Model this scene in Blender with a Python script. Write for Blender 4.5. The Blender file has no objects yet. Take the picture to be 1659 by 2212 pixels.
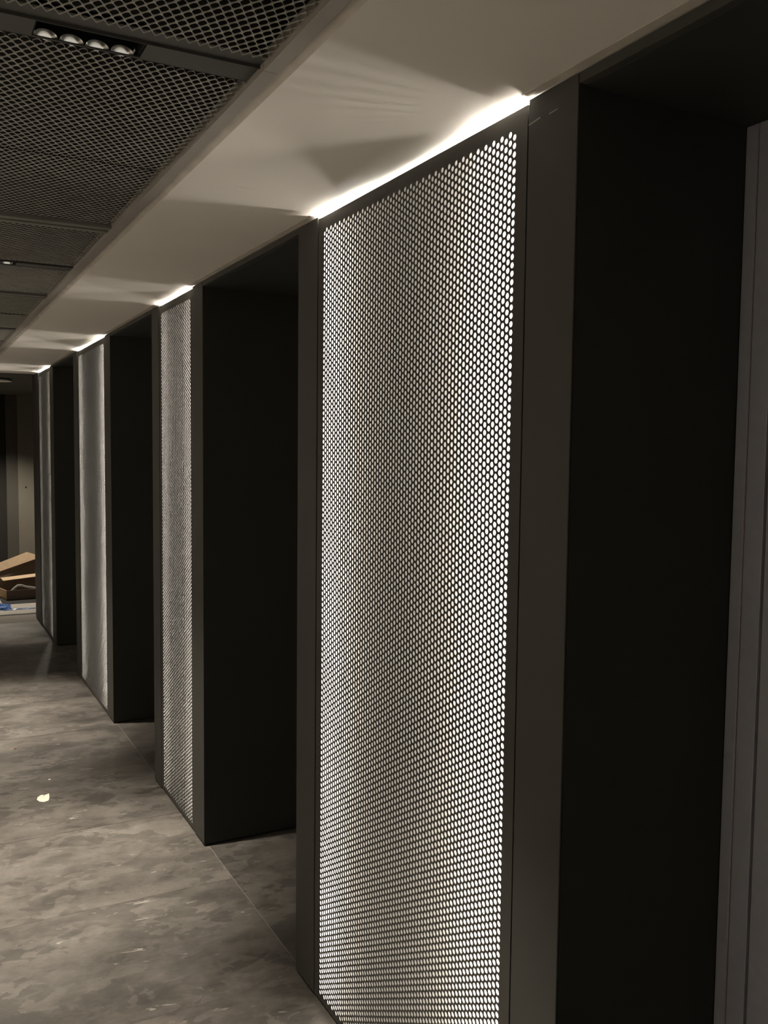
import bpy, bmesh, math, random
import numpy as np
from mathutils import Matrix, Vector

# ------------------------------------------------------------------ camera, world, exposure
SC = bpy.context.scene
COL = SC.collection
H_EYE = 1.62            # eye height
D = 1.0266              # distance from the camera to the column fronts
H = 2.2691              # height of the white soffit
F_PX, YAW, PITCH, ROLL = 1944.3, 0.48574597, 0.06933017, 0.01074425
fw = Vector((math.sin(YAW)*math.cos(PITCH), math.cos(YAW)*math.cos(PITCH), -math.sin(PITCH)))
r0 = Vector((math.cos(YAW), -math.sin(YAW), 0)); u0 = r0.cross(fw)
rr = r0*math.cos(ROLL)+u0*math.sin(ROLL); uu = -r0*math.sin(ROLL)+u0*math.cos(ROLL)
cam = bpy.data.cameras.new('camera'); camo = bpy.data.objects.new('camera', cam); COL.objects.link(camo)
M = Matrix.Identity(4)
for i in range(3):
    M[i][0], M[i][1], M[i][2] = rr[i], uu[i], -fw[i]
M.translation = Vector((0, 0, H_EYE)); camo.matrix_world = M
cam.sensor_fit = 'VERTICAL'; cam.sensor_height = 24.0; cam.lens = F_PX*24.0/2212.0
cam.clip_start = 0.02; cam.clip_end = 60
SC.camera = camo
SC.view_settings.view_transform = 'Standard'; SC.view_settings.look = 'None'
SC.view_settings.exposure = 0.0; SC.view_settings.gamma = 1.0; SC.view_settings.use_curve_mapping = False
W = bpy.data.worlds.new('world'); SC.world = W; W.use_nodes = True
W.node_tree.nodes['Background'].inputs[0].default_value = (0.9, 0.85, 0.75, 1)
W.node_tree.nodes['Background'].inputs[1].default_value = 0.0
try:
    SC.cycles.use_denoising = True; SC.cycles.denoiser = 'OPENIMAGEDENOISE'
    SC.cycles.max_bounces = 10; SC.cycles.diffuse_bounces = 7; SC.cycles.glossy_bounces = 4
    SC.cycles.sample_clamp_indirect = 4.0; SC.cycles.use_light_tree = True
    SC.cycles.caustics_reflective = False; SC.cycles.caustics_refractive = False
except Exception:
    pass
LED = 1500.0              # radiance of the strips inside the light boxes
FILM_CLEAR = .024      # share of light that passes the diffuser film straight
WALL_FILL = 90.0            # watts of each unseen fill lamp added in the left row
SPOT = 450.0             # watts of each four-cell downlight
LOBBY = 290.0            # watts of the end lobby downlight
WARM = (1.0, 0.92, 0.80)

# ------------------------------------------------------------------ materials
def new_mat(name):
    m = bpy.data.materials.new(name); m.use_nodes = True
    return m, m.node_tree.nodes, m.node_tree.links, m.node_tree.nodes['Principled BSDF']
def plain(name, col, rough=0.5, metal=0.0, noise=0.0, scale=30, bump=0.0):
    m, N, L, b = new_mat(name)
    b.inputs['Roughness'].default_value = rough; b.inputs['Metallic'].default_value = metal
    tc = N.new('ShaderNodeTexCoord'); nz = N.new('ShaderNodeTexNoise')
    nz.inputs['Scale'].default_value = scale; nz.inputs['Detail'].default_value = 4
    L.new(tc.outputs['Object'], nz.inputs['Vector'])
    cr = N.new('ShaderNodeValToRGB')
    cr.color_ramp.elements[0].position = .3; cr.color_ramp.elements[1].position = .7
    cr.color_ramp.elements[0].color = tuple(c*(1-noise) for c in col)+(1,)
    cr.color_ramp.elements[1].color = tuple(min(1, c*(1+noise)) for c in col)+(1,)
    L.new(nz.outputs['Fac'], cr.inputs['Fac']); L.new(cr.outputs['Color'], b.inputs['Base Color'])
    if bump:
        bp = N.new('ShaderNodeBump'); bp.inputs['Strength'].default_value = bump; bp.inputs['Distance'].default_value = .002
        L.new(nz.outputs['Fac'], bp.inputs['Height']); L.new(bp.outputs['Normal'], b.inputs['Normal'])
    if rough >= .6: b.inputs['Specular IOR Level'].default_value = .25
    return m
def glow(name, col, strength):
    m, N, L, b = new_mat(name)
    b.inputs['Base Color'].default_value = (.8, .8, .8, 1)
    b.inputs['Emission Color'].default_value = col+(1,); b.inputs['Emission Strength'].default_value = strength
    return m
def stone(name, gain=1.0):
    m, N, L, b = new_mat(name)
    def node(t, **kw):
        n = N.new(t)
        for k, v in kw.items(): setattr(n, k, v)
        return n
    def noise(vec, scale, detail, rough, dist=0.0):
        n = node('ShaderNodeTexNoise'); n.inputs['Scale'].default_value = scale; n.inputs['Detail'].default_value = detail
        n.inputs['Roughness'].default_value = rough; n.inputs['Distortion'].default_value = dist
        L.new(vec, n.inputs['Vector']); return n
    def ramp(src, stops):
        r = node('ShaderNodeValToRGB'); e = r.color_ramp.elements
        e[0].position, e[1].position = stops[0][0], stops[-1][0]
        e[0].color = stops[0][1]+(1,); e[1].color = stops[-1][1]+(1,)
        for p, c in stops[1:-1]: e.new(p).color = c+(1,)
        L.new(src, r.inputs['Fac']); return r.outputs['Color']
    def mth(op, a, bv):
        n = node('ShaderNodeMath', operation=op)
        for i_, v in enumerate((a, bv)):
            if isinstance(v, (int, float)): n.inputs[i_].default_value = v
            else: L.new(v, n.inputs[i_])
        return n.outputs[0]
    g1 = lambda v: (v, v, v)
    tc = node('ShaderNodeTexCoord'); oi = node('ShaderNodeObjectInfo')
    off = node('ShaderNodeCombineXYZ'); L.new(mth('MULTIPLY', oi.outputs['Random'], 17.0), off.inputs[0]); L.new(mth('MULTIPLY', oi.outputs['Random'], 5.0), off.inputs[1])
    mp = node('ShaderNodeMapping'); mp.inputs['Scale'].default_value = (1.0, 1.5, 1.0); mp.inputs['Rotation'].default_value = (0, 0, .2)
    L.new(tc.outputs['Object'], mp.inputs['Vector']); L.new(off.outputs[0], mp.inputs['Location'])
    P = mp.outputs['Vector']
    warp = noise(P, 9, 6, .6)
    wv = node('ShaderNodeMix', data_type='RGBA', blend_type='LINEAR_LIGHT'); wv.inputs[0].default_value = .055
    L.new(P, wv.inputs[6]); L.new(warp.outputs['Color'], wv.inputs[7]); Q = wv.outputs[2]
    big = noise(P, 2.3, 12, .66).outputs['Fac']
    fine = noise(P, 38, 6, .7).outputs['Fac']
    base = ramp(big, [(.30, (.075, .068, .060)), (.45, (.125, .115, .103)), (.55, (.165, .152, .137)), (.72, (.225, .208, .188))])
    def frags(scale, lo, hi, msc):
        v = node('ShaderNodeTexVoronoi'); v.inputs['Scale'].default_value = scale; L.new(Q, v.inputs['Vector'])
        sp = node('ShaderNodeSeparateColor'); L.new(v.outputs['Color'], sp.inputs['Color'])
        area = noise(P, msc, 4, .6).outputs['Fac']
        return mth('MULTIPLY', ramp(sp.outputs[0], [(lo, g1(0.0)), (lo+.04, g1(1.0))]), ramp(area, [(.44, g1(0.0)), (.58, g1(1.0))]))
    f1, f2 = frags(11, .50, .6, 2.6), frags(27, .55, .6, 3.7)
    dark = mth('SUBTRACT', 1.0, mth('MULTIPLY', mth('MAXIMUM', f1, f2), .36))
    gr = mth('ADD', .72, mth('MULTIPLY', fine, .56))
    tone = mth('ADD', .90, mth('MULTIPLY', oi.outputs['Random'], .18))
    fac = mth('MULTIPLY', mth('MULTIPLY', mth('MULTIPLY', dark, gr), tone), gain)
    mul = node('ShaderNodeMix', data_type='RGBA', blend_type='MULTIPLY'); mul.inputs[0].default_value = 1.0
    cmb = node('ShaderNodeCombineColor')
    for i_ in range(3): L.new(fac, cmb.inputs[i_])
    L.new(base, mul.inputs[6]); L.new(cmb.outputs[0], mul.inputs[7])
    # short pale veins and flecks
    mp2 = node('ShaderNodeMapping'); mp2.inputs['Scale'].default_value = (3.2, 9.0, 1.0); mp2.inputs['Rotation'].default_value = (0, 0, .5)
    L.new(P, mp2.inputs['Vector'])
    vn = noise(mp2.outputs['Vector'], 3.0, 6, .6, 1.0).outputs['Fac']
    veins = ramp(vn, [(.655, g1(0.0)), (.69, g1(.75))])
    fm = node('ShaderNodeMix', data_type='RGBA'); fm.inputs[7].default_value = (.42*gain, .40*gain, .36*gain, 1)
    L.new(veins, fm.inputs[0]); L.new(mul.outputs[2], fm.inputs[6]); L.new(fm.outputs[2], b.inputs['Base Color'])
    mr = node('ShaderNodeMapRange'); mr.inputs[3].default_value = .36; mr.inputs[4].default_value = .58
    L.new(big, mr.inputs[0]); L.new(mr.outputs[0], b.inputs['Roughness'])
    return m
def opal_film(name, clear, k=1.0):
    m, N, L, b = new_mat(name)
    t = N.new('ShaderNodeBsdfTranslucent'); t.inputs[0].default_value = (.0195*k, .0193*k, .019*k, 1)
    d = N.new('ShaderNodeBsdfDiffuse'); d.inputs[0].default_value = (.30, .29, .27, 1)
    a = N.new('ShaderNodeAddShader'); L.new(t.outputs[0], a.inputs[0]); L.new(d.outputs[0], a.inputs[1])
    tr = N.new('ShaderNodeBsdfTransparent'); mx = N.new('ShaderNodeMixShader'); mx.inputs[0].default_value = clear
    L.new(a.outputs[0], mx.inputs[1]); L.new(tr.outputs[0], mx.inputs[2])
    L.new(mx.outputs[0], N['Material Output'].inputs['Surface']); return m
MT = dict(
    film=opal_film('opal_diffuser_film', 0.0), film2=opal_film('hazy_diffuser_film', FILM_CLEAR),
    film_far=opal_film('dense_diffuser_film', 0.0, .85), film2_far=opal_film('dense_hazy_diffuser_film', FILM_CLEAR*1.25, .85),
    coat=plain('dark_bronze_coat', (.050, .0485, .044), .6, .0, .05, 6),
    side=plain('black_laminate', (.031, .0325, .0295), .62, 0, .05, 5),
    liner=plain('grey_liner', (.12, .115, .108), .6, 0, .02, 8),
    plaster=plain('white_plaster', (.80, .765, .71), .8, 0, .025, 2.5, .02),
    plaster2=plain('plaster_edge_filler', (.55, .51, .45), .85, 0, .12, 14, .1),
    alu=plain('grey_angle_trim', (.33, .305, .275), .5, .2, .05, 12),
    meshm=plain('mesh_grey_coat', (.27, .262, .235), .55, .1, .12, 18),
    chan=plain('channel_dark_grey', (.052, .051, .046), .5, .1, .05, 12),
    rail=plain('rail_grey', (.17, .165, .145), .5, .2, .05, 12),
    void=plain('plenum_black', (.012, .011, .010), .9),
    black=plain('matt_black', (.008, .008, .008), .8),
    steel=plain('brushed_lift_steel', (.42, .43, .48), .42, .3, .05, 40),
    gasket=plain('dark_red_gasket', (.13, .022, .020), .6),
    stone=stone('grey_brown_stone', .90), stone_shaded=stone('recess_stone_shaded', .75),  # second one is the same stone, darkened for the shade in the openings
    grout=plain('pale_grout', (.30, .28, .25), .9, 0, .1, 30),
    paint=plain('lobby_wall_paint', (.10, .093, .078), .75, 0, .05, 4),
    paint2=plain('lobby_dark_paint', (.045, .042, .036), .7, 0, .05, 4),
    conc=plain('pale_concrete', (.40, .375, .34), .7, 0, .12, 6),
    card=plain('brown_cardboard', (.40, .28, .165), .8, 0, .08, 20),
    card_shaded=plain('shaded_cardboard', (.20, .15, .105), .85, 0, .08, 20),  # darker copy of the cardboard for faces turned away from the lamp
    card_lit=plain('lit_cardboard', (.50, .37, .24), .8, 0, .06, 30),  # lighter copy of the cardboard for faces that catch the lamp
    zinc=plain('galvanised_steel', (.72, .74, .74), .3, .4, .05, 30),
    blue=plain('blue_plastic_film', (.05, .14, .42), .35, 0, .25, 12),
    paper=plain('white_paper', (.82, .76, .66), .8, 0, .03, 30),
    rust=plain('rust_brown', (.15, .05, .025), .8),
    scuff=plain('pale_scuff', (.26, .25, .22), .8),
    chrome=plain('lamp_reflector', (.75, .73, .68), .22, 1.0, .05, 60),
    led=glow('led_strip_light', WARM, LED), led_dim=glow('led_strip_light_dimmed', WARM, LED*.45),
    lens=glow('lamp_lens_light', (1, .93, .80), .45),
    opal=plain('opal_disc', (.85, .83, .76), .5),
)

# ------------------------------------------------------------------ helpers
def link(name, verts, faces, mat, parent=None, loc=None):
    me = bpy.data.meshes.new(name); me.from_pydata(verts, [], faces); me.update()
    me.materials.append(MT[mat]); o = bpy.data.objects.new(name, me); COL.objects.link(o)
    if parent is not None:
        o.parent = parent
    if loc is not None:
        o.location = loc
    return o
def from_bm(name, bm, mat, parent=None, loc=None, smooth=False):
    bmesh.ops.recalc_face_normals(bm, faces=bm.faces[:])
    me = bpy.data.meshes.new(name); bm.to_mesh(me); bm.free(); me.materials.append(MT[mat])
    if smooth:
        for p in me.polygons: p.use_smooth = True
    o = bpy.data.objects.new(name, me); COL.objects.link(o)
    if parent is not None: o.parent = parent
    if loc is not None: o.location = loc
    return o
def bx(bm, x0, x1, y0, y1, z0, z1, bev=0.0):
    r = bmesh.ops.create_cube(bm, size=1.0)
    for v in r['verts']:
        v.co = Vector(((x0+x1)/2+v.co.x*(x1-x0), (y0+y1)/2+v.co.y*(y1-y0), (z0+z1)/2+v.co.z*(z1-z0)))
    if bev:
        es = list({e for v in r['verts'] for e in v.link_edges})
        bmesh.ops.bevel(bm, geom=es, offset=bev, segments=1, affect='EDGES')
def box(name, x0, x1, y0, y1, z0, z1, mat, parent=None, bev=0.0, loc=None):
    bm = bmesh.new(); bx(bm, x0, x1, y0, y1, z0, z1, bev); return from_bm(name, bm, mat, parent, loc)
def empty(name, loc=(0, 0, 0)):
    o = bpy.data.objects.new(name, None); COL.objects.link(o); o.location = loc; o.empty_display_size = .1; return o
def tag(o, label, cat, group=None):
    o['label'] = label; o['category'] = cat
    if group: o['group'] = group
    return o
def structure(o, label=None, cat=None):
    o['kind'] = 'structure'
    if label: o['label'] = label
    if cat: o['category'] = cat
    return o
def np_mesh(name, V, F, mat):
    me = bpy.data.meshes.new(name); n = F.shape[1]
    me.vertices.add(len(V)); me.vertices.foreach_set('co', V.astype(np.float32).ravel())
    me.loops.add(F.size); me.loops.foreach_set('vertex_index', F.astype(np.int32).ravel())
    me.polygons.add(len(F)); me.polygons.foreach_set('loop_start', np.arange(0, F.size, n, dtype=np.int32))
    me.update(calc_edges=True); me.materials.append(MT[mat])
    return me
def cells(centers, outer, inner, t, axis):
    """rings between an outer outline and an inner hole, plus the hole's wall; axis maps (a,b,depth) to xyz"""
    k = len(outer); n = len(centers)
    c = np.repeat(centers, 3*k, axis=0)
    loc = np.concatenate([np.c_[outer, np.zeros(k)], np.c_[inner, np.zeros(k)], np.c_[inner, np.full(k, t)]])
    loc = np.tile(loc, (n, 1)); loc[:, :2] += c
    V = axis(loc)
    i = np.arange(k); j = (i+1) % k
    f = np.concatenate([np.c_[i, j, j+k, i+k], np.c_[i+k, j+k, j+2*k, i+2*k]])
    F = (f[None]+(np.arange(n)*3*k)[:, None, None]).reshape(-1, 4)
    return V, F

# ------------------------------------------------------------------ floor
YS = [-1.73+.7*i for i in range(0, 16)]          # slab joints at 2.47, 3.17, 3.87, 4.57, 5.27 ...
floor = structure(box('floor', -2.0, 3.0, -1.8, 12.6, -.06, -.0008, 'grout'))
J = .0011
for i in range(len(YS)-1):
    y0, y1 = YS[i], min(YS[i+1], 9.17)
    if y1-y0 < .1: continue
    for x0, x1 in ((-.35, 1.047), (-1.1, -.35)):
        dz = 0.0002*((i*7) % 3)
        box('floor_slab', x0+J, x1-J, y0+J, y1-J, -.0008, dz, 'stone', floor)
box('floor_slab', 1.047+J, 1.44, .20, 1.27, -.0008, 0.0002, 'stone_shaded', floor)
box('floor_slab', 1.047+J, 1.44, 2.48, 3.50, -.0008, 0.0002, 'stone_shaded', floor)
box('floor_slab', 1.047+J, 1.44, 4.29, 5.34, -.0008, 0.0002, 'stone_shaded', floor)
box('floor_slab', 1.047+J, 1.44, 6.58, 7.63, -.0008, 0.0002, 'stone_shaded', floor)
box('threshold_strip', -1.1, 2.6, 9.185, 9.235, -.0008, .0004, 'black', floor)
for x0 in (-1.1, .1, 1.3):
    for y0 in (9.24, 10.84):
        box('screed_panel', x0+.002, x0+1.198, y0+.002, y0+1.596, -.0008, 0, 'conc', floor)

# ------------------------------------------------------------------ walls
wr = structure(box('wall_right', 1.47, 1.55, -1.8, 8.94, 0, 2.6, 'side'))
wl = structure(box('wall_left', -1.2, -1.1, -1.8, 9.2, 0, 2.6, 'plaster'))
wn = structure(box('wall_near', -1.1, 1.47, -1.9, -1.8, 0, 2.6, 'chan'))
wb = structure(box('wall_back', 1.235, 2.7, 12.40, 12.5, 0, 2.6, 'paint'))
box('wall_plug', 1.318, 1.334, 12.393, 12.40, 1.08, 1.096, 'black', wb)
box('wall_pilaster', 1.10, 1.235, 12.43, 12.5, 0, 2.6, 'paint2', wb)
box('dark_wall_panel', -1.2, 1.10, 12.48, 12.55, 0, 2.6, 'void', wb)
we = structure(box('wall_end_return', 2.6, 2.7, 8.94, 12.40, 0, 2.6, 'paint2'))
wf = structure(box('wall_lobby_left', -1.3, -1.2, 9.2, 12.5, 0, 2.6, 'paint2'))

# ------------------------------------------------------------------ lift doors at the back of each opening
def lift_door(idx, y0, y1):
    d = structure(empty('door_%d' % idx, (1.44, (y0+y1)/2, 0)))
    w = (y1-y0)/2
    top = 2.245
    for s in (-1, 1):
        a = lambda v: (min(s*v[0], s*v[1]), max(s*v[0], s*v[1]))
        p, q = a((w-.026, w)); box('door_frame', 0, .03, p, q, .002, top, 'steel', d, .0008)
        p, q = a((w-.0305, w-.0255)); box('seam_gasket', .0015, .03, p, q, .002, top, 'gasket', d)
        p, q = a((w-.0286, w-.0272)); box('seam_bead', .0002, .0014, p, q, .002, top, 'steel', d)
        p, q = a((w-.072, w-.030)); box('door_frame', .0, .03, p, q, .002, top, 'steel', d, .0008)
        p, q = a((.003, w-.076)); lf = box('door_leaf', .004, .028, p, q, .008, top-.004, 'steel', d, .001)
    box('door_sill', -.02, .03, -w+.03, w-.03, 0.0005, .006, 'chan', d)
    return d
lift_door(1, .25, 1.25); lift_door(2, 2.50, 3.48); lift_door(3, 4.31, 5.31); lift_door(4, 6.60, 7.60)

# ------------------------------------------------------------------ backlit perforated columns
P_, R_ = .01591, .0057
C_ = P_*math.sqrt(3)/2
ca = math.degrees(math.atan2(P_, C_))
q1 = [0, ca/2, ca, (ca+90)/2]
q2 = [90, 180-(ca+90)/2, 180-ca, 180-ca/2]
ANG = np.radians(np.array(q1+q2+[a+180 for a in q1]+[a+180 for a in q2]))
cs, sn = np.cos(ANG), np.sin(ANG)
sc_ = np.minimum((C_/2)/np.maximum(np.abs(cs), 1e-9), (P_/2)/np.maximum(np.abs(sn), 1e-9))
OUT = np.c_[cs*sc_, sn*sc_]; INN = np.c_[cs*R_, sn*R_]
ROWS = 138
Z_TOP, Z_BOT = 2.2596, .0100
def perf_panel_mesh(ncol, margin):
    """sheet facing -x; y from 0 to width, z from Z_BOT to Z_TOP"""
    field_h = ROWS*P_+P_/2
    z0 = .0251
    cy = margin+C_/2+np.arange(ncol)*C_
    cen = np.array([(y, z0+P_/2+r*P_+(P_/2 if j % 2 else 0)) for j, y in enumerate(cy) for r in range(ROWS)])
    ax = lambda l: np.c_[l[:, 2], l[:, 0], l[:, 1]]
    V, F = cells(cen, OUT, INN, .0012, ax)
    width = 2*margin+ncol*C_
    v2 = []; f2 = []
    def quad(a, b, c, d):
        n = len(V)+len(v2); v2.extend([a, b, c, d]); f2.append((n, n+1, n+2, n+3))
    def rect(ya, yb, za, zb): quad((0, ya, za), (0, yb, za), (0, yb, zb), (0, ya, zb))
    z1 = z0+field_h
    for j, y in enumerate(cy):
        if j % 2: rect(y-C_/2, y+C_/2, z0, z0+P_/2)
        else: rect(y-C_/2, y+C_/2, z1-P_/2, z1)
    rect(0, margin, Z_BOT, Z_TOP); rect(width-margin, width, Z_BOT, Z_TOP)
    rect(margin, width-margin, Z_BOT, z0); rect(margin, width-margin, z1, Z_TOP)
    t = .018                                   # folded returns of the sheet-metal tray
    for y in (0, width): quad((0, y, Z_BOT), (t, y, Z_BOT), (t, y, Z_TOP), (0, y, Z_TOP))
    quad((0, 0, Z_BOT), (0, width, Z_BOT), (t, width, Z_BOT), (t, 0, Z_BOT))
    quad((0, 0, Z_TOP), (0, width, Z_TOP), (.004, width, Z_TOP), (.004, 0, Z_TOP))
    V = np.concatenate([V, np.array(v2)]); F = np.concatenate([F, np.array(f2)])
    return np_mesh('perforated_panel', V, F, 'coat'), width
PANELS = {}
def light_column(y0, y1, ncol, label, jr=.139, first=None):
    c = empty('light_column', (D, y0, 0)); tag(c, label, 'column', 'backlit perforated columns along the wall')
    if ncol not in PANELS: PANELS[ncol] = perf_panel_mesh(ncol, .034)
    me, pw = PANELS[ncol]
    W_ = y1-y0; jl = W_-jr-pw-.009
    ZT, ZB = 2.2655, .0095
    j1 = box('jamb', 0, .004, 0, jr, ZB, ZT, 'coat', c, .001)
    j2 = box('jamb', 0, .004, W_-jl, W_, ZB, ZT, 'coat', c, .001)
    box('side_panel', .0045, .412, 0, .016, .0095, ZT, 'side', c)
    box('side_panel', .0045, .412, W_-.016, W_, .0095, ZT, 'side', c)
    box('plinth', .012, .42, .012, W_-.012, 0, .009, 'black', c)
    p = bpy.data.objects.new('perforated_panel', me); COL.objects.link(p); p.parent = c
    p.location = (.0025, jr+.0065, 0)
    a0, a1, dp = jr-.004, W_-jl+.010, .165
    bm = bmesh.new()
    bx(bm, dp, dp+.004, a0, a1, .012, 2.262)
    bx(bm, .0046, dp, a0-.004, a0, .012, 2.262); bx(bm, .0046, dp, a1, a1+.004, .012, 2.262)
    bx(bm, .0215, dp, a0, a1, .010, .0118)
    bx(bm, .0208, .0222, a0, jr+.020, .012, 2.250); bx(bm, .0208, .0222, W_-jl-.020, a1, .012, 2.250)   # stops behind the joints
    from_bm('light_box', bm, 'liner', c)
    e0, e1 = jr+.032, W_-jl-.032
    bw = .105 if ncol == 35 else .15
    for ya, yb, mt_ in ((e0, e0+bw, 'film2'), (e0+bw, e1-bw, 'film'), (e1-bw, e1, 'film2')):
        if y0 > 3: mt_ += '_far'
        link('diffuser', [(.005, ya, .014), (.005, yb, .014), (.005, yb, 2.250), (.005, ya, 2.250)], [(0, 1, 2, 3)], mt_, c)
    f0, f1 = jr+.0405, W_-jl-.0365
    if ncol == 35: box('added_baffle_rib', .042, .164, (f0+f1)/2-.001, (f0+f1)/2+.001, .02, 2.250, 'liner', c)  # unseen baffle added to screen off the far strip
    for ys, sg in ((f0+.016, 1), (f1-.016, -1)):      # strips on the back plate, turned towards the middle and the front
        st = box('led_strip', -.0015, .0015, -.015, .015, .03, 2.250, 'liner', c, loc=(.120, ys, 0))
        st.rotation_euler = (0, 0, sg*math.radians(-28))
        st.data.materials.append(MT['led' if ncol != 35 else 'led_dim'])
        for pl in st.data.polygons:
            if pl.normal.x < -.9: pl.material_index = 1
    return c, j1, j2
CA, a1, _ = light_column(1.25, 2.5, 65, 'nearest and largest backlit perforated column, its round holes clearly visible')
box('scuff', -.0004, .0004, -.017, .017, -.0016, .0016, 'scuff', a1, loc=(0, .121, 2.2215)).rotation_euler = (-.10, 0, 0)
box('scuff', -.0004, .0004, -.012, .012, -.0008, .0008, 'scuff', a1, loc=(0, .067, 2.222)).rotation_euler = (-.05, 0, 0)
light_column(3.48, 4.31, 35, 'second backlit perforated column, the narrow one just beyond the nearest lift opening')
light_column(5.31, 6.60, 65, 'third backlit perforated column, dim in the middle and bright at both edges', jr=.155)
light_column(7.60, 8.94, 49, 'farthest backlit perforated column at the end of the row beside cardboard', jr=.18)

light_column(-1.0, .25, 65, 'unseen backlit perforated column added beside the viewpoint, right of the nearest lift door')  # out of view, added for the ambient light it gives

# ------------------------------------------------------------------ soffit, headers and trims
sof = structure(box('ceiling_soffit', .604, 1.46, -1.8, 8.80, H, H+.03, 'plaster'))
bm = bmesh.new()
vs = [bm.verts.new(p) for p in ((.5865, -1.8, H+.006), (.604, -1.8, H), (.604, 8.8, H), (.5865, 8.8, H+.006),
                                (.5865, -1.8, H+.03), (.5865, 8.8, H+.03))]
bm.faces.new((vs[0], vs[1], vs[2], vs[3])); bm.faces.new((vs[0], vs[3], vs[5], vs[4]))
from_bm('filler_edge', bm, 'plaster2', sof)
fas = structure(box('trim_2', -1.1, 2.6, 8.80, 8.95, 2.264, 2.6, 'paint2'))
tr = structure(empty('trim_1', (0, 0, 0)))
cuts = [-1.8, -.5, 1.512, 3.52, 5.53, 7.54, 8.8]
for a, b in zip(cuts[:-1], cuts[1:]):
    box('angle_strip', .555, .5815, a+.0008, b-.0008, H-.002, H+.001, 'alu', tr, .0005)
    box('angle_strip', .555, .557, a+.0008, b-.0008, H+.001, H+.03, 'alu', tr)
hd = structure(empty('trim_3', (0, 0, 0)))
for a, b in ((.25, 1.25), (2.5, 3.48), (4.31, 5.31), (6.6, 7.6)):
    box('opening_header', D+.001, D+.016, a+.0015, b-.0015, 2.2475, 2.2655, 'coat', hd, .0006)
    box('filler_bead', D-.020, D+.0005, a-.135, b+.135, H-.0012, H-.0002, 'plaster2', hd)
    box('opening_ceiling', D+.017, 1.46, a+.0015, b-.0015, 2.246, 2.2655, 'side', hd)

# ------------------------------------------------------------------ mesh ceiling
ceil = structure(box('ceiling', -1.1, .60, -1.8, 8.8, 2.62, 2.68, 'void'))
box('plenum_side', .583, .60, -1.8, 8.8, H+.031, 2.62, 'void', ceil)
lobc = structure(box('ceiling_lobby', -1.2, 2.6, 8.95, 12.5, 2.264, 2.30, 'paint2'))
A_, B_ = .0183, .0318           # lattice pitch across (x) and along (y)
MZ = H+.010
def mesh_panel(x0, x1, y0, y1):
    nx = int((x1-x0)/A_); ny = int((y1-y0)/B_)
    key = (nx, ny)
    if key not in PANELS:
        # diamond cell of an expanded metal sheet, hole with blunted ends
        hx, hy = A_/2, B_/2
        OUTM = np.array([(hx, 0), (hx*.5, hy*.5), (0, hy), (-hx*.5, hy*.5), (-hx, 0), (-hx*.5, -hy*.5), (0, -hy), (hx*.5, -hy*.5)])
        ang = [0, 1, 2, 3, 4, 5, 6, 7]
        # opening outline (8 points) inset from the diamond strands, rounded
        INM = np.array([(hx*.70, 0), (hx*.49, hy*.31), (0, hy*.74), (-hx*.49, hy*.31), (-hx*.70, 0), (-hx*.49, -hy*.31), (0, -hy*.74), (hx*.49, -hy*.31)])
        o2, i2 = [], []
        for k in range(8):
            o2 += [OUTM[k], (OUTM[k]+OUTM[(k+1) % 8])/2]
        # 16-point rounded hexagon opening
        base = [(hx*.81, 0), (hx*.79, hy*.14), (hx*.655, hy*.33), (hx*.39, hy*.58), (hx*.13, hy*.76)]
        qd = base[1:]
        i2 = [base[0]]+qd[:3]+[(0, hy*.78)]+[(-x, y) for x, y in qd[:3][::-1]]+[(-base[0][0], 0)]+[(-x, -y) for x, y in qd[:3]]+[(0, -hy*.78)]+[(x, -y) for x, y in qd[:3][::-1]]
        o2 = np.array(o2); i2 = np.array(i2)
        cen = [((i+.5)*A_, (j+.5)*B_) for i in range(nx) for j in range(ny)]
        cen += [((i+1)*A_, (j+1)*B_) for i in range(nx-1) for j in range(ny-1)]
        V, F = cells(np.array(cen), o2, i2, .0022, lambda l: np.c_[l[:, 0], l[:, 1], l[:, 2]])
        PANELS[key] = np_mesh('mesh_panel', V, F, 'meshm')
    o = bpy.data.objects.new('mesh_panel', PANELS[key]); COL.objects.link(o); o.parent = ceil
    o.location = (x1-nx*A_, y0+.0005, MZ)
    return o
XL = -.645
secs = [(-.99, -.50), (-.385, .26), (.27, .885), (.895, 1.515), (1.5995, 2.2145), (2.2085, 2.8235), (2.905, 3.53), (3.605, 4.24), (4.315, 4.93), (4.94, 5.54),
        (5.615, 6.23), (6.24, 6.86), (6.93, 7.54), (7.615, 8.23), (8.24, 8.79)]
for k, (a, b) in enumerate(secs):
    o = mesh_panel(XL, .558, a, b)
    if k == 5: o.location.z += .0035
mt = structure(box('ceiling_margin', -1.1, XL, -1.8, 8.8, H, H+.02, 'chan'))
for yb in (2.825, 4.243, 6.862):
    box('carrier_rail', XL, .556, yb, yb+.030, H+.004, H+.02, 'rail', ceil, .001)
    box('carrier_rail', XL, .556, yb+.0375, yb+.0425, H+.008, H+.02, 'rail', ceil)
    box('carrier_rail', XL, .556, yb+.050, yb+.075, H+.004, H+.02, 'rail', ceil, .001)
    box('rail_gap', XL, .556, yb, yb+.075, H+.0205, H+.024, 'void', ceil)

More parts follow.
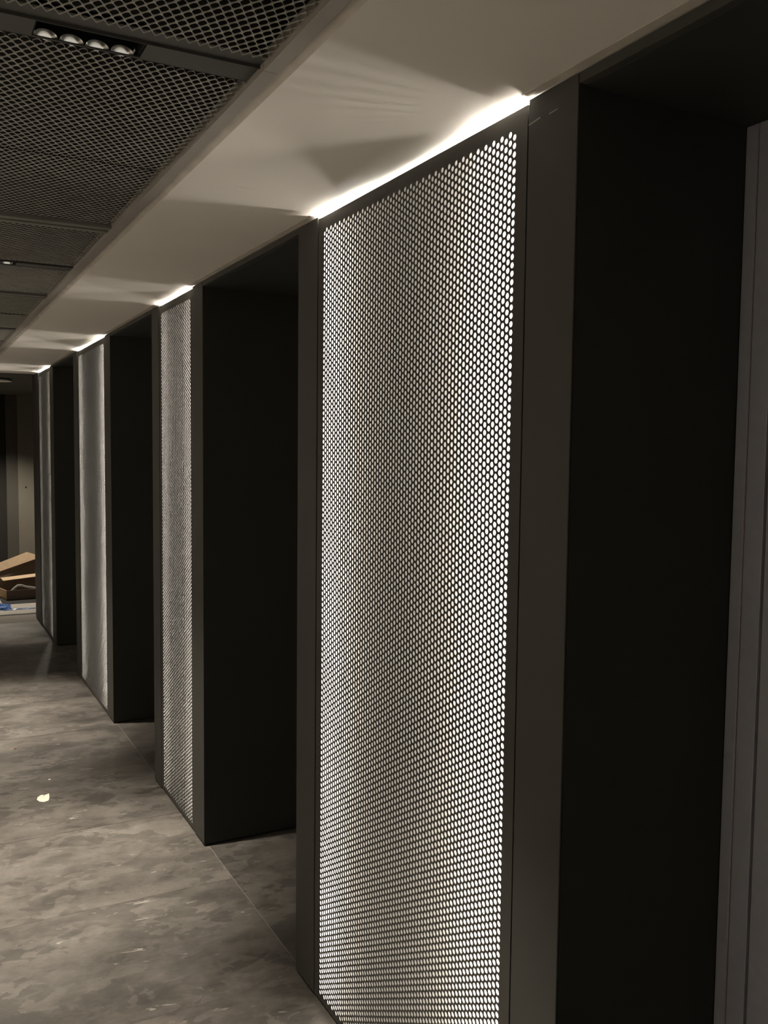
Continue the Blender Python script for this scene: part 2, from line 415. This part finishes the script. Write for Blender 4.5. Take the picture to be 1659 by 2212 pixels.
# lighting channels with recessed four-cell downlights
LX0, LX1 = .190, .363
def light_channel(y0):
    """a flat channel plate across the ceiling with an opening for the lamp"""
    y1 = y0+.068
    z0, z1 = H+.0105, H+.0125
    bm = bmesh.new()
    e = -.642
    bx(bm, XL, LX0+e, y0, y1, z0, z1); bx(bm, LX1+e, LX0 if y0 < 7 else LX1, y0, y1, z0, z1); bx(bm, LX1, .556, y0, y1, z0, z1)
    bx(bm, LX0+e, LX1+e, y0, y0+.006, z0, z1); bx(bm, LX0+e, LX1+e, y1-.010, y1, z0, z1)
    bx(bm, LX0, LX1, y0, y0+.006, z0, z1); bx(bm, LX0, LX1, y1-.004, y1, z0, z1)
    bx(bm, XL, .556, y0-.0015, y0, z0-.003, H+.03); bx(bm, XL, .556, y1, y1+.0010, z0-.0005, H+.0130)
    from_bm('light_channel', bm, 'chan', ceil)
    bm = bmesh.new(); bx(bm, XL, .556, y0-.040, y0-.002, H+.0128, H+.0142)
    from_bm('channel_flange', bm, 'chan', ceil)
def downlight(y0, label, dx=0.0, wall_fill=False):
    LX0, LX1 = .190+dx, .363+dx
    y1 = y0+.068
    f = empty('linear_downlight', ((LX0+LX1)/2, (y0+y1)/2, H+.0075)); tag(f, label, 'ceiling light', 'recessed four cell downlights')
    w = (LX1-LX0)/2; b0, b1 = -.034+.007, .034-.011
    bm = bmesh.new()
    bx(bm, -w+.001, w-.001, b0, b1+.028, .034, .036)
    bx(bm, -w+.001, w-.001, b0, b0+.002, .006, .034); bx(bm, -w+.001, w-.001, b1+.026, b1+.028, .006, .034)
    bx(bm, -w+.001, -w+.003, b0, b1+.028, .006, .034); bx(bm, w-.003, w-.001, b0, b1+.028, .006, .034)
    from_bm('housing', bm, 'black', f)
    n = 4; pitch = (LX1-LX0-.010)/n
    for i in range(n):
        cx = -w+.002+pitch*(i+.5)
        bm = bmesh.new()
        U_, V_ = 12, 5
        rows = []
        for vi in range(V_+1):
            t = vi/V_
            row = []
            for ui in range(U_+1):
                a = math.pi*ui/U_
                row.append(bm.verts.new((cx+math.cos(a)*.0195*(1-t*.999), b1+.011+.011*(t**.7), .006+math.sin(a)*.0135*(1-t*.999)+.001*t)))
            rows.append(row)
        for vi in range(V_):
            for ui in range(U_):
                bm.faces.new((rows[vi][ui], rows[vi][ui+1], rows[vi+1][ui+1], rows[vi+1][ui]))
        rf = from_bm('reflector', bm, 'chrome', f, smooth=True)
        bm = bmesh.new()
        bmesh.ops.create_uvsphere(bm, u_segments=12, v_segments=8, radius=1.0)
        for v in bm.verts: v.co = Vector((cx+v.co.x*.0085, b1+.0155+v.co.y*.003, .0085+v.co.z*.0052))
        from_bm('lens', bm, 'lens', rf, smooth=True)
    box('end_clip', w-.012, w-.0105, b1-.012, b1+.002, .006, .014, 'chrome', f)
    L = bpy.data.lights.new('downlight_beam', 'SPOT'); L.energy = WALL_FILL if wall_fill else SPOT; L.color = (1, .89, .74)
    L.spot_size = math.radians(96 if wall_fill else 62); L.spot_blend = 1.0; L.shadow_soft_size = .03
    lo = bpy.data.objects.new('downlight_beam', L); COL.objects.link(lo); lo.parent = f; lo.location = (0, 0, -.004)
    if wall_fill: lo.rotation_euler = (0, math.radians(38), 0)
    return f
CH = {-.469: 'the unseen channel added behind the viewpoint', 1.5305: 'the nearest channel', 3.536: 'the second channel', 5.545: 'the third channel', 7.545: 'the last channel'}  # the one behind the viewpoint is unseen, added with its lamps for ambient light
for y0, where in CH.items():
    light_channel(y0)
    if y0 < 7: downlight(y0, {1.5305: 'nearest recessed four cell downlight, large at the top left of the mesh ceiling',
                   3.536: 'second recessed four cell downlight, small at the left edge of the mesh ceiling'}.get(y0, 'recessed four cell downlight in '+where+', right one of its pair'))
    downlight(y0, 'added fill downlight in '+where+', turned to the left wall', -.642, True)  # unseen fill lamps added so the left wall bounces ambient light

# ------------------------------------------------------------------ end lobby lamps
disc = empty('disc_lamp', (.79, 9.50, 2.264)); tag(disc, 'flat pale round ceiling lamp at far left, beyond the soffit', 'ceiling light')
bm = bmesh.new(); bmesh.ops.create_cone(bm, cap_ends=True, segments=32, radius1=.12, radius2=.115, depth=.014); from_bm('opal_disc', bm, 'opal', disc, (0, 0, -.018))
bm = bmesh.new(); bmesh.ops.create_cone(bm, cap_ends=True, segments=24, radius1=.10, radius2=.10, depth=.011); from_bm('base_ring', bm, 'black', disc, (0, 0, -.0055))
spot = empty('lobby_downlight', (.80, 11.3, 2.264)); tag(spot, 'round downlight over the cardboard boxes in the end lobby', 'ceiling light')
bm = bmesh.new(); bmesh.ops.create_cone(bm, cap_ends=False, segments=24, radius1=.05, radius2=.042, depth=.03); from_bm('trim_ring', bm, 'opal', spot, (0, 0, -.015))
L = bpy.data.lights.new('lobby_beam', 'SPOT'); L.energy = LOBBY; L.color = (1, .88, .72); L.spot_size = math.radians(120); L.spot_blend = .6; L.shadow_soft_size = .04
lo = bpy.data.objects.new('lobby_beam', L); COL.objects.link(lo); lo.parent = spot; lo.location = (0, 0, -.03)

# ------------------------------------------------------------------ cardboard boxes and litter
def sheet(name, pts, th, mat, parent, up=(0, 0, 1)):
    """a thin board through four points with real thickness"""
    p = [Vector(q) for q in pts]; n = (p[1]-p[0]).cross(p[3]-p[0]).normalized()*th/2
    bm = bmesh.new(); a = [bm.verts.new(q+n) for q in p]; b = [bm.verts.new(q-n) for q in p]
    bm.faces.new(a); bm.faces.new(b[::-1])
    for i in range(4): bm.faces.new((a[i], b[i], b[(i+1) % 4], a[(i+1) % 4]))
    return from_bm(name, bm, mat, parent)
bo = empty('open_carton', (.875, 10.1, 0)); tag(bo, 'open brown cardboard carton with low front on the pale floor', 'box')
sheet('front_wall', ((0, 0, .006), (.62, .02, .006), (.62, .02, .103), (0, 0, .103)), .006, 'card_shaded', bo)
sheet('end_wall', ((0, 0, .006), (-.055, .30, .006), (-.055, .30, .10), (0, 0, .103)), .006, 'card_lit', bo)
sheet('end_wall', ((.62, .02, .006), (.58, .32, .006), (.58, .32, .10), (.62, .02, .103)), .006, 'card_shaded', bo)
sheet('bottom', ((0, 0, .004), (.62, .02, .004), (.58, .32, .004), (-.055, .30, .004)), .005, 'card_shaded', bo)
sheet('back_wall', ((-.055, .30, .006), (.58, .32, .006), (.58, .36, .235), (-.03, .34, .19)), .006, 'card_shaded', bo)
sheet('top_flap', ((-.03, .345, .193), (.58, .36, .238), (.58, .245, .222), (-.012, .225, .176)), .006, 'card_lit', bo)
shadow_ = box('floor_shadow', -.06, .70, -.26, .42, .0004, .0034, 'black', None, 0, (.875, 10.1, 0)); tag(shadow_, 'flat black sheet on the pale floor, painted shadow of the open carton', 'mat')  # thin black sheet drawn as the shadow in front of the carton
ld = empty('cardboard_sheet', (.75, 10.62, 0)); tag(ld, 'long folded cardboard sheet leaning up behind the open carton', 'cardboard')
sheet('board', ((-.10, 0, .03), (.62, .05, .20), (.66, .12, .415), (-.10, .06, .155)), .006, 'card_shaded', ld)
sheet('folded_flap', ((-.10, .06, .165), (.56, .09, .375), (.40, .16, .425), (-.10, .12, .245)), .006, 'card_lit', ld)
bo2 = empty('small_carton', (.545, 10.0, 0)); tag(bo2, 'small cardboard carton cut off by the left edge', 'box')
sheet('front_wall', ((-.1, 0, .004), (.20, .03, .004), (.19, .05, .13), (-.1, .02, .13)), .006, 'card', bo2)
sheet('end_wall', ((.20, .03, .004), (.17, .25, .004), (.16, .25, .13), (.19, .05, .13)), .006, 'card', bo2)
sheet('flap', ((-.1, 0, .004), (.22, .02, .004), (.14, -.10, .008), (-.1, -.14, .008)), .005, 'card_lit', bo2)
# galvanised bent bracket lying in the carton
bm = bmesh.new()
prof = [(-.01, .085), (.03, .125), (.065, .150), (.10, .150), (.16, .130), (.25, .112), (.34, .095)]
w_ = .035
top = [[bm.verts.new((x, y, z)) for (x, z) in prof] for y in (0, w_)]
bot = [[bm.verts.new((x, y, z-.018)) for (x, z) in prof] for y in (0, w_)]
for i in range(len(prof)-1):
    bm.faces.new((top[0][i], top[0][i+1], top[1][i+1], top[1][i])); bm.faces.new((bot[0][i], bot[1][i], bot[1][i+1], bot[0][i+1]))
    bm.faces.new((top[0][i], bot[0][i], bot[0][i+1], top[0][i+1])); bm.faces.new((top[1][i], top[1][i+1], bot[1][i+1], bot[1][i]))
bm.faces.new((top[0][0], top[1][0], bot[1][0], bot[0][0])); bm.faces.new((top[0][-1], bot[0][-1], bot[1][-1], top[1][-1]))
br = from_bm('metal_bracket', bm, 'zinc', None, (.925, 10.15, 0)); tag(br, 'bent shiny galvanised metal bracket sticking out of the carton', 'bracket')
# crumpled blue film
def crumple(name, n, m, sx, sy, hgt, seed, mat, loc, label, cat):
    rnd = random.Random(seed); bm = bmesh.new(); g = []
    for i in range(n):
        row = []
        for j in range(m):
            u, v = i/(n-1), j/(m-1)
            edge = min(u, 1-u, v, 1-v)*2
            row.append(bm.verts.new((sx*(u-.5)+rnd.uniform(-1, 1)*sx*.03, sy*(v-.5)+rnd.uniform(-1, 1)*sy*.08, .003+hgt*max(.0, min(1, edge*1.6))*rnd.uniform(.35, 1))))
        g.append(row)
    for i in range(n-1):
        for j in range(m-1):
            bm.faces.new((g[i][j], g[i+1][j], g[i+1][j+1], g[i][j+1]))
    o = from_bm(name, bm, mat, None, loc); tag(o, label, cat)
    return o
crumple('plastic_film', 12, 9, .36, .34, .055, 3, 'blue', (.70, 9.66, 0), 'crumpled heap of blue plastic film on the floor beside the cartons', 'plastic film')
crumple('plastic_strip', 16, 4, .26, .05, .010, 5, 'blue', (.955, 9.50, 0), 'thin flat strip of blue plastic film trailing across the pale floor', 'plastic film')
def scrap(name, outline, mat, loc, label, cat, fold=.012, rot=0):
    bm = bmesh.new(); n = len(outline)
    t = [bm.verts.new((x, y, .0015+fold*max(0, x))) for x, y in outline]; b = [bm.verts.new((x, y, .0005+fold*max(0, x)*.9)) for x, y in outline]
    bm.faces.new(t); bm.faces.new(b[::-1])
    for i in range(n): bm.faces.new((t[i], b[i], b[(i+1) % n], t[(i+1) % n]))
    o = from_bm(name, bm, mat, None, loc); o.rotation_euler.z = rot; tag(o, label, cat); return o
scrap('paper_scrap', [(-.027, 0), (-.018, -.028), (0, -.041), (.019, -.037), (.027, -.005), (.032, .044), (.011, .040), (.001, .025), (.009, .047), (-.005, .050), (-.020, .030)], 'paper', (.5106, 4.2945, 0),
      'torn piece of white paper lying on the stone floor', 'paper', .12)
scrap('paper_chip', [(-.006, -.004), (.005, -.005), (.006, .004), (-.004, .006)], 'paper', (.57, 4.536, 0), 'tiny white paper chip beyond the torn paper', 'paper', .1)
scrap('brown_crumb', [(-.008, -.006), (.004, -.008), (.009, .002), (.001, .009), (-.007, .005)], 'rust', (.467, 5.086, 0), 'small rust brown crumb on the floor near the left edge', 'debris', .3)
